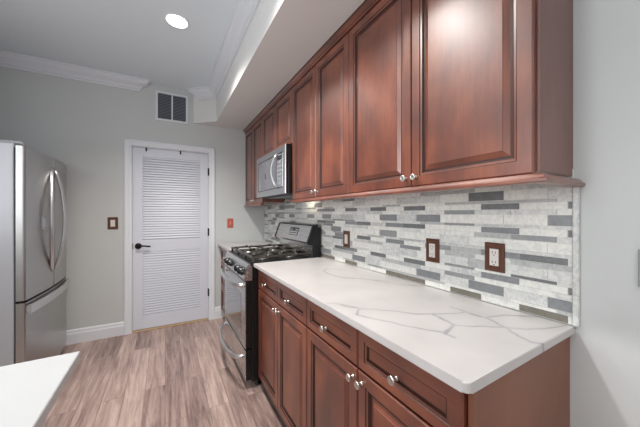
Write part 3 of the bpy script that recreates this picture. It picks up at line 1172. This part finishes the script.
# ------------------------------------------------------------------ island
tag(worktop('island_countertop', -1.10, -0.194, -1.00, 0.926, 0.888, 0.915, 'white_top', 0.004),
    'plain white island countertop, only its corner in view at lower left', 'countertop')
ic = thing('island_cabinet', 'base cabinet carrying the plain white island countertop', 'cabinet', (-0.66, 0, 0))
MB().box(-1.05, -0.245, -0.95, 0.870, 0.09, 0.8875, 'island').build('body', ic)
MB().box(-1.01, -0.30, -0.91, 0.82, 0, 0.0895, 'toe').build('toe_kick', ic)

# ------------------------------------------------------------------ wall devices
def plate_rings(t):
    return [(0.0, -t, 'bronze'), (0.0, -0.003, 'bronze'), (0.004, 0.0, 'bronze'), (0.013, 0.0, 'bronze'), (0.016, -0.002, 'bronze'), (0.018, -0.002, 'bronze')]


def outlet(label, y, z, wd, ht, cat, name):
    t = thing(name, label, cat, (TX - 0.002, y, z), 'devices on the mosaic backsplash')
    f = facing(TX - 0.0075)
    MB().profiled_panel(f, y - wd / 2, y + wd / 2, z - ht / 2, z + ht / 2, plate_rings(0.006)).build('plate', t)
    b = MB()
    b.prism([(y - 0.0165, z - 0.033), (y + 0.0165, z - 0.033), (y + 0.0165, z + 0.033), (y - 0.0165, z + 0.033)], f, -0.0019, 0.001, 'device')
    if cat == 'outlet':
        for dz in (-0.019, 0.019):
            for dy in (-0.006, 0.006):
                b.prism([(y + dy - 0.001, z + dz - 0.004), (y + dy + 0.001, z + dz - 0.004), (y + dy + 0.001, z + dz + 0.005), (y + dy - 0.001, z + dz + 0.005)], f, 0.001, 0.0014, 'slot')
            b.lathe((TX - 0.0085, y, z + dz - 0.010), (-1, 0, 0), [(0, 0), (0.0022, 0), (0.0022, 0.0004), (0, 0.0004)], 'slot', 10)
        b.build('receptacle', t)
    else:
        b.prism([(y - 0.011, z - 0.026), (y + 0.011, z - 0.026), (y + 0.011, z + 0.026), (y - 0.011, z + 0.026)], f, 0.001, 0.0035, 'device')
        b.build('rocker', t)


outlet('brown plated outlet on the mosaic backsplash, nearest the counter end', 0.569, 1.103, 0.074, 0.114, 'outlet', 'wall_outlet')
outlet('brown plated outlet on the mosaic backsplash, middle of the three plates', 0.853, 1.096, 0.074, 0.114, 'outlet', 'wall_outlet')
outlet('brown plated switch on the mosaic backsplash, closest to the range', 1.569, 1.092, 0.078, 0.118, 'switch', 'light_switch')

t = thing('light_switch', 'brown plated white switch on the grey wall left of the door', 'switch', (-0.471, YB, 1.175))
fb2 = lambda a, b, h: (a, YB - 0.0065 - h, b)
MB().profiled_panel(fb2, -0.515, -0.427, 1.112, 1.238, plate_rings(0.006)).build('plate', t)
b = MB()
b.prism([(-0.490, 1.140), (-0.452, 1.140), (-0.452, 1.210), (-0.490, 1.210)], fb2, -0.0019, 0.002, 'device')
b.build('rocker', t)
t = thing('shutoff_switch', 'red emergency switch plate on the back wall above the far counter', 'switch', (0.70, YB, 1.155))
MB().profiled_panel(fb2, 0.665, 0.737, 1.098, 1.214, [(0.0, -0.006, 'red'), (0.0, -0.002, 'red'), (0.003, 0.0, 'red'), (0.01, 0.0, 'red')]).build('plate', t)
b = MB()
b.prism([(0.692, 1.136), (0.710, 1.136), (0.710, 1.176), (0.692, 1.176)], fb2, 0.0003, 0.003, 'red_toggle')
b.prism([(0.696, 1.152), (0.706, 1.152), (0.706, 1.168), (0.696, 1.168)], fb2, 0.0032, 0.012, 'red_toggle')
b.build('toggle', t)
t = thing('wall_plate', 'grey wall plate on the right wall, cut by the frame edge', 'wall plate', (XR, 0.22, 1.125))
MB().box(XR - 0.007, XR - 0.0005, 0.125, 0.1995, 1.072, 1.178, 'greyplate', 0.003).build('plate', t)

# return air vent
vt = thing('vent_grille', 'white framed two-column vent grille high on the wall above the door', 'vent', (0.067, YB, 2.475))
VX0, VX1, VZ0, VZ1 = -0.093, 0.228, 2.312, 2.637
b = MB()
fw = 0.022
for x0, x1, z0, z1 in ((VX0, VX1, VZ0, VZ0 + fw), (VX0, VX1, VZ1 - fw, VZ1), (VX0, VX0 + fw, VZ0 + fw, VZ1 - fw), (VX1 - fw, VX1, VZ0 + fw, VZ1 - fw), (0.060, 0.075, VZ0 + fw, VZ1 - fw)):
    b.box(x0, x1, YB - 0.014, YB - 0.0005, z0, z1, 'trim', 0.002, 1)
b.build('frame', vt)
MB().box(VX0 + 0.02, VX1 - 0.02, YB - 0.002, YB - 0.0004, VZ0 + 0.02, VZ1 - 0.02, 'grille_dark').build('backing', vt)
for x0, x1 in ((VX0 + fw, 0.060), (0.075, VX1 - fw)):
    b = MB()
    n = 17
    for i in range(n):
        z = VZ0 + fw + (VZ1 - VZ0 - 2 * fw) * (i + 0.5) / n
        b.prism([(YB - 0.011, z - 0.005), (YB - 0.010, z - 0.006), (YB - 0.003, z + 0.003), (YB - 0.004, z + 0.004)], lambda a, q, h: (h, a, q), x0, x1, 'grille_slat')
    b.build('slats', vt)

# the back wall stands a little out of square: swing it and what it carries about the right corner
pv = Matrix.Translation((XR, YB, 0)) @ Matrix.Rotation(-0.03, 4, 'Z') @ Matrix.Translation((-XR, -YB, 0))
for o in list(C.objects):
    if o.parent is None and o.name in ('wall_back', 'door_1', 'trim_1', 'baseboard_back', 'baseboard_back.001', 'vent_grille', 'shutoff_switch') or o.get('label', '').endswith('left of the door'):
        o.matrix_world = pv @ Matrix.Translation(o.location)

# recessed downlights
def downlight(x, y, label):
    t = thing('ceiling_downlight', label, 'ceiling light', (x, y, ZC), 'recessed ceiling downlights')
    MB().lathe((x, y, ZC - 0.0005), (0, 0, -1), [(0.084, 0), (0.086, 0.003), (0.082, 0.006), (0.073, 0.006), (0.068, 0.002), (0.068, 0.0)], 'trim', 40).build('trim_ring', t)
    MB().lathe((x, y, ZC - 0.0005), (0, 0, -1), [(0.066, 0), (0.066, 0.0035), (0.060, 0.0045), (0, 0.0045)], 'lens', 40).build('lens', t)
    l = bpy.data.lights.new('downlight_lamp', 'SPOT')
    l.energy = DOWNLIGHT
    l.color = (1.0, 0.95, 0.90)
    l.spot_size = R(134)
    l.spot_blend = 1.0
    l.shadow_soft_size = 0.06
    o = bpy.data.objects.new('downlight_lamp', l)
    C.objects.link(o)
    o.parent = t
    o.location = (0, 0, -0.07)


downlight(0.075, 2.240, 'round white ceiling downlight in view before the door and vent')
downlight(0.075, 1.120, 'ceiling downlight out of frame above the long counter front')
downlight(0.075, -1.200, 'ceiling downlight out of frame behind the camera')
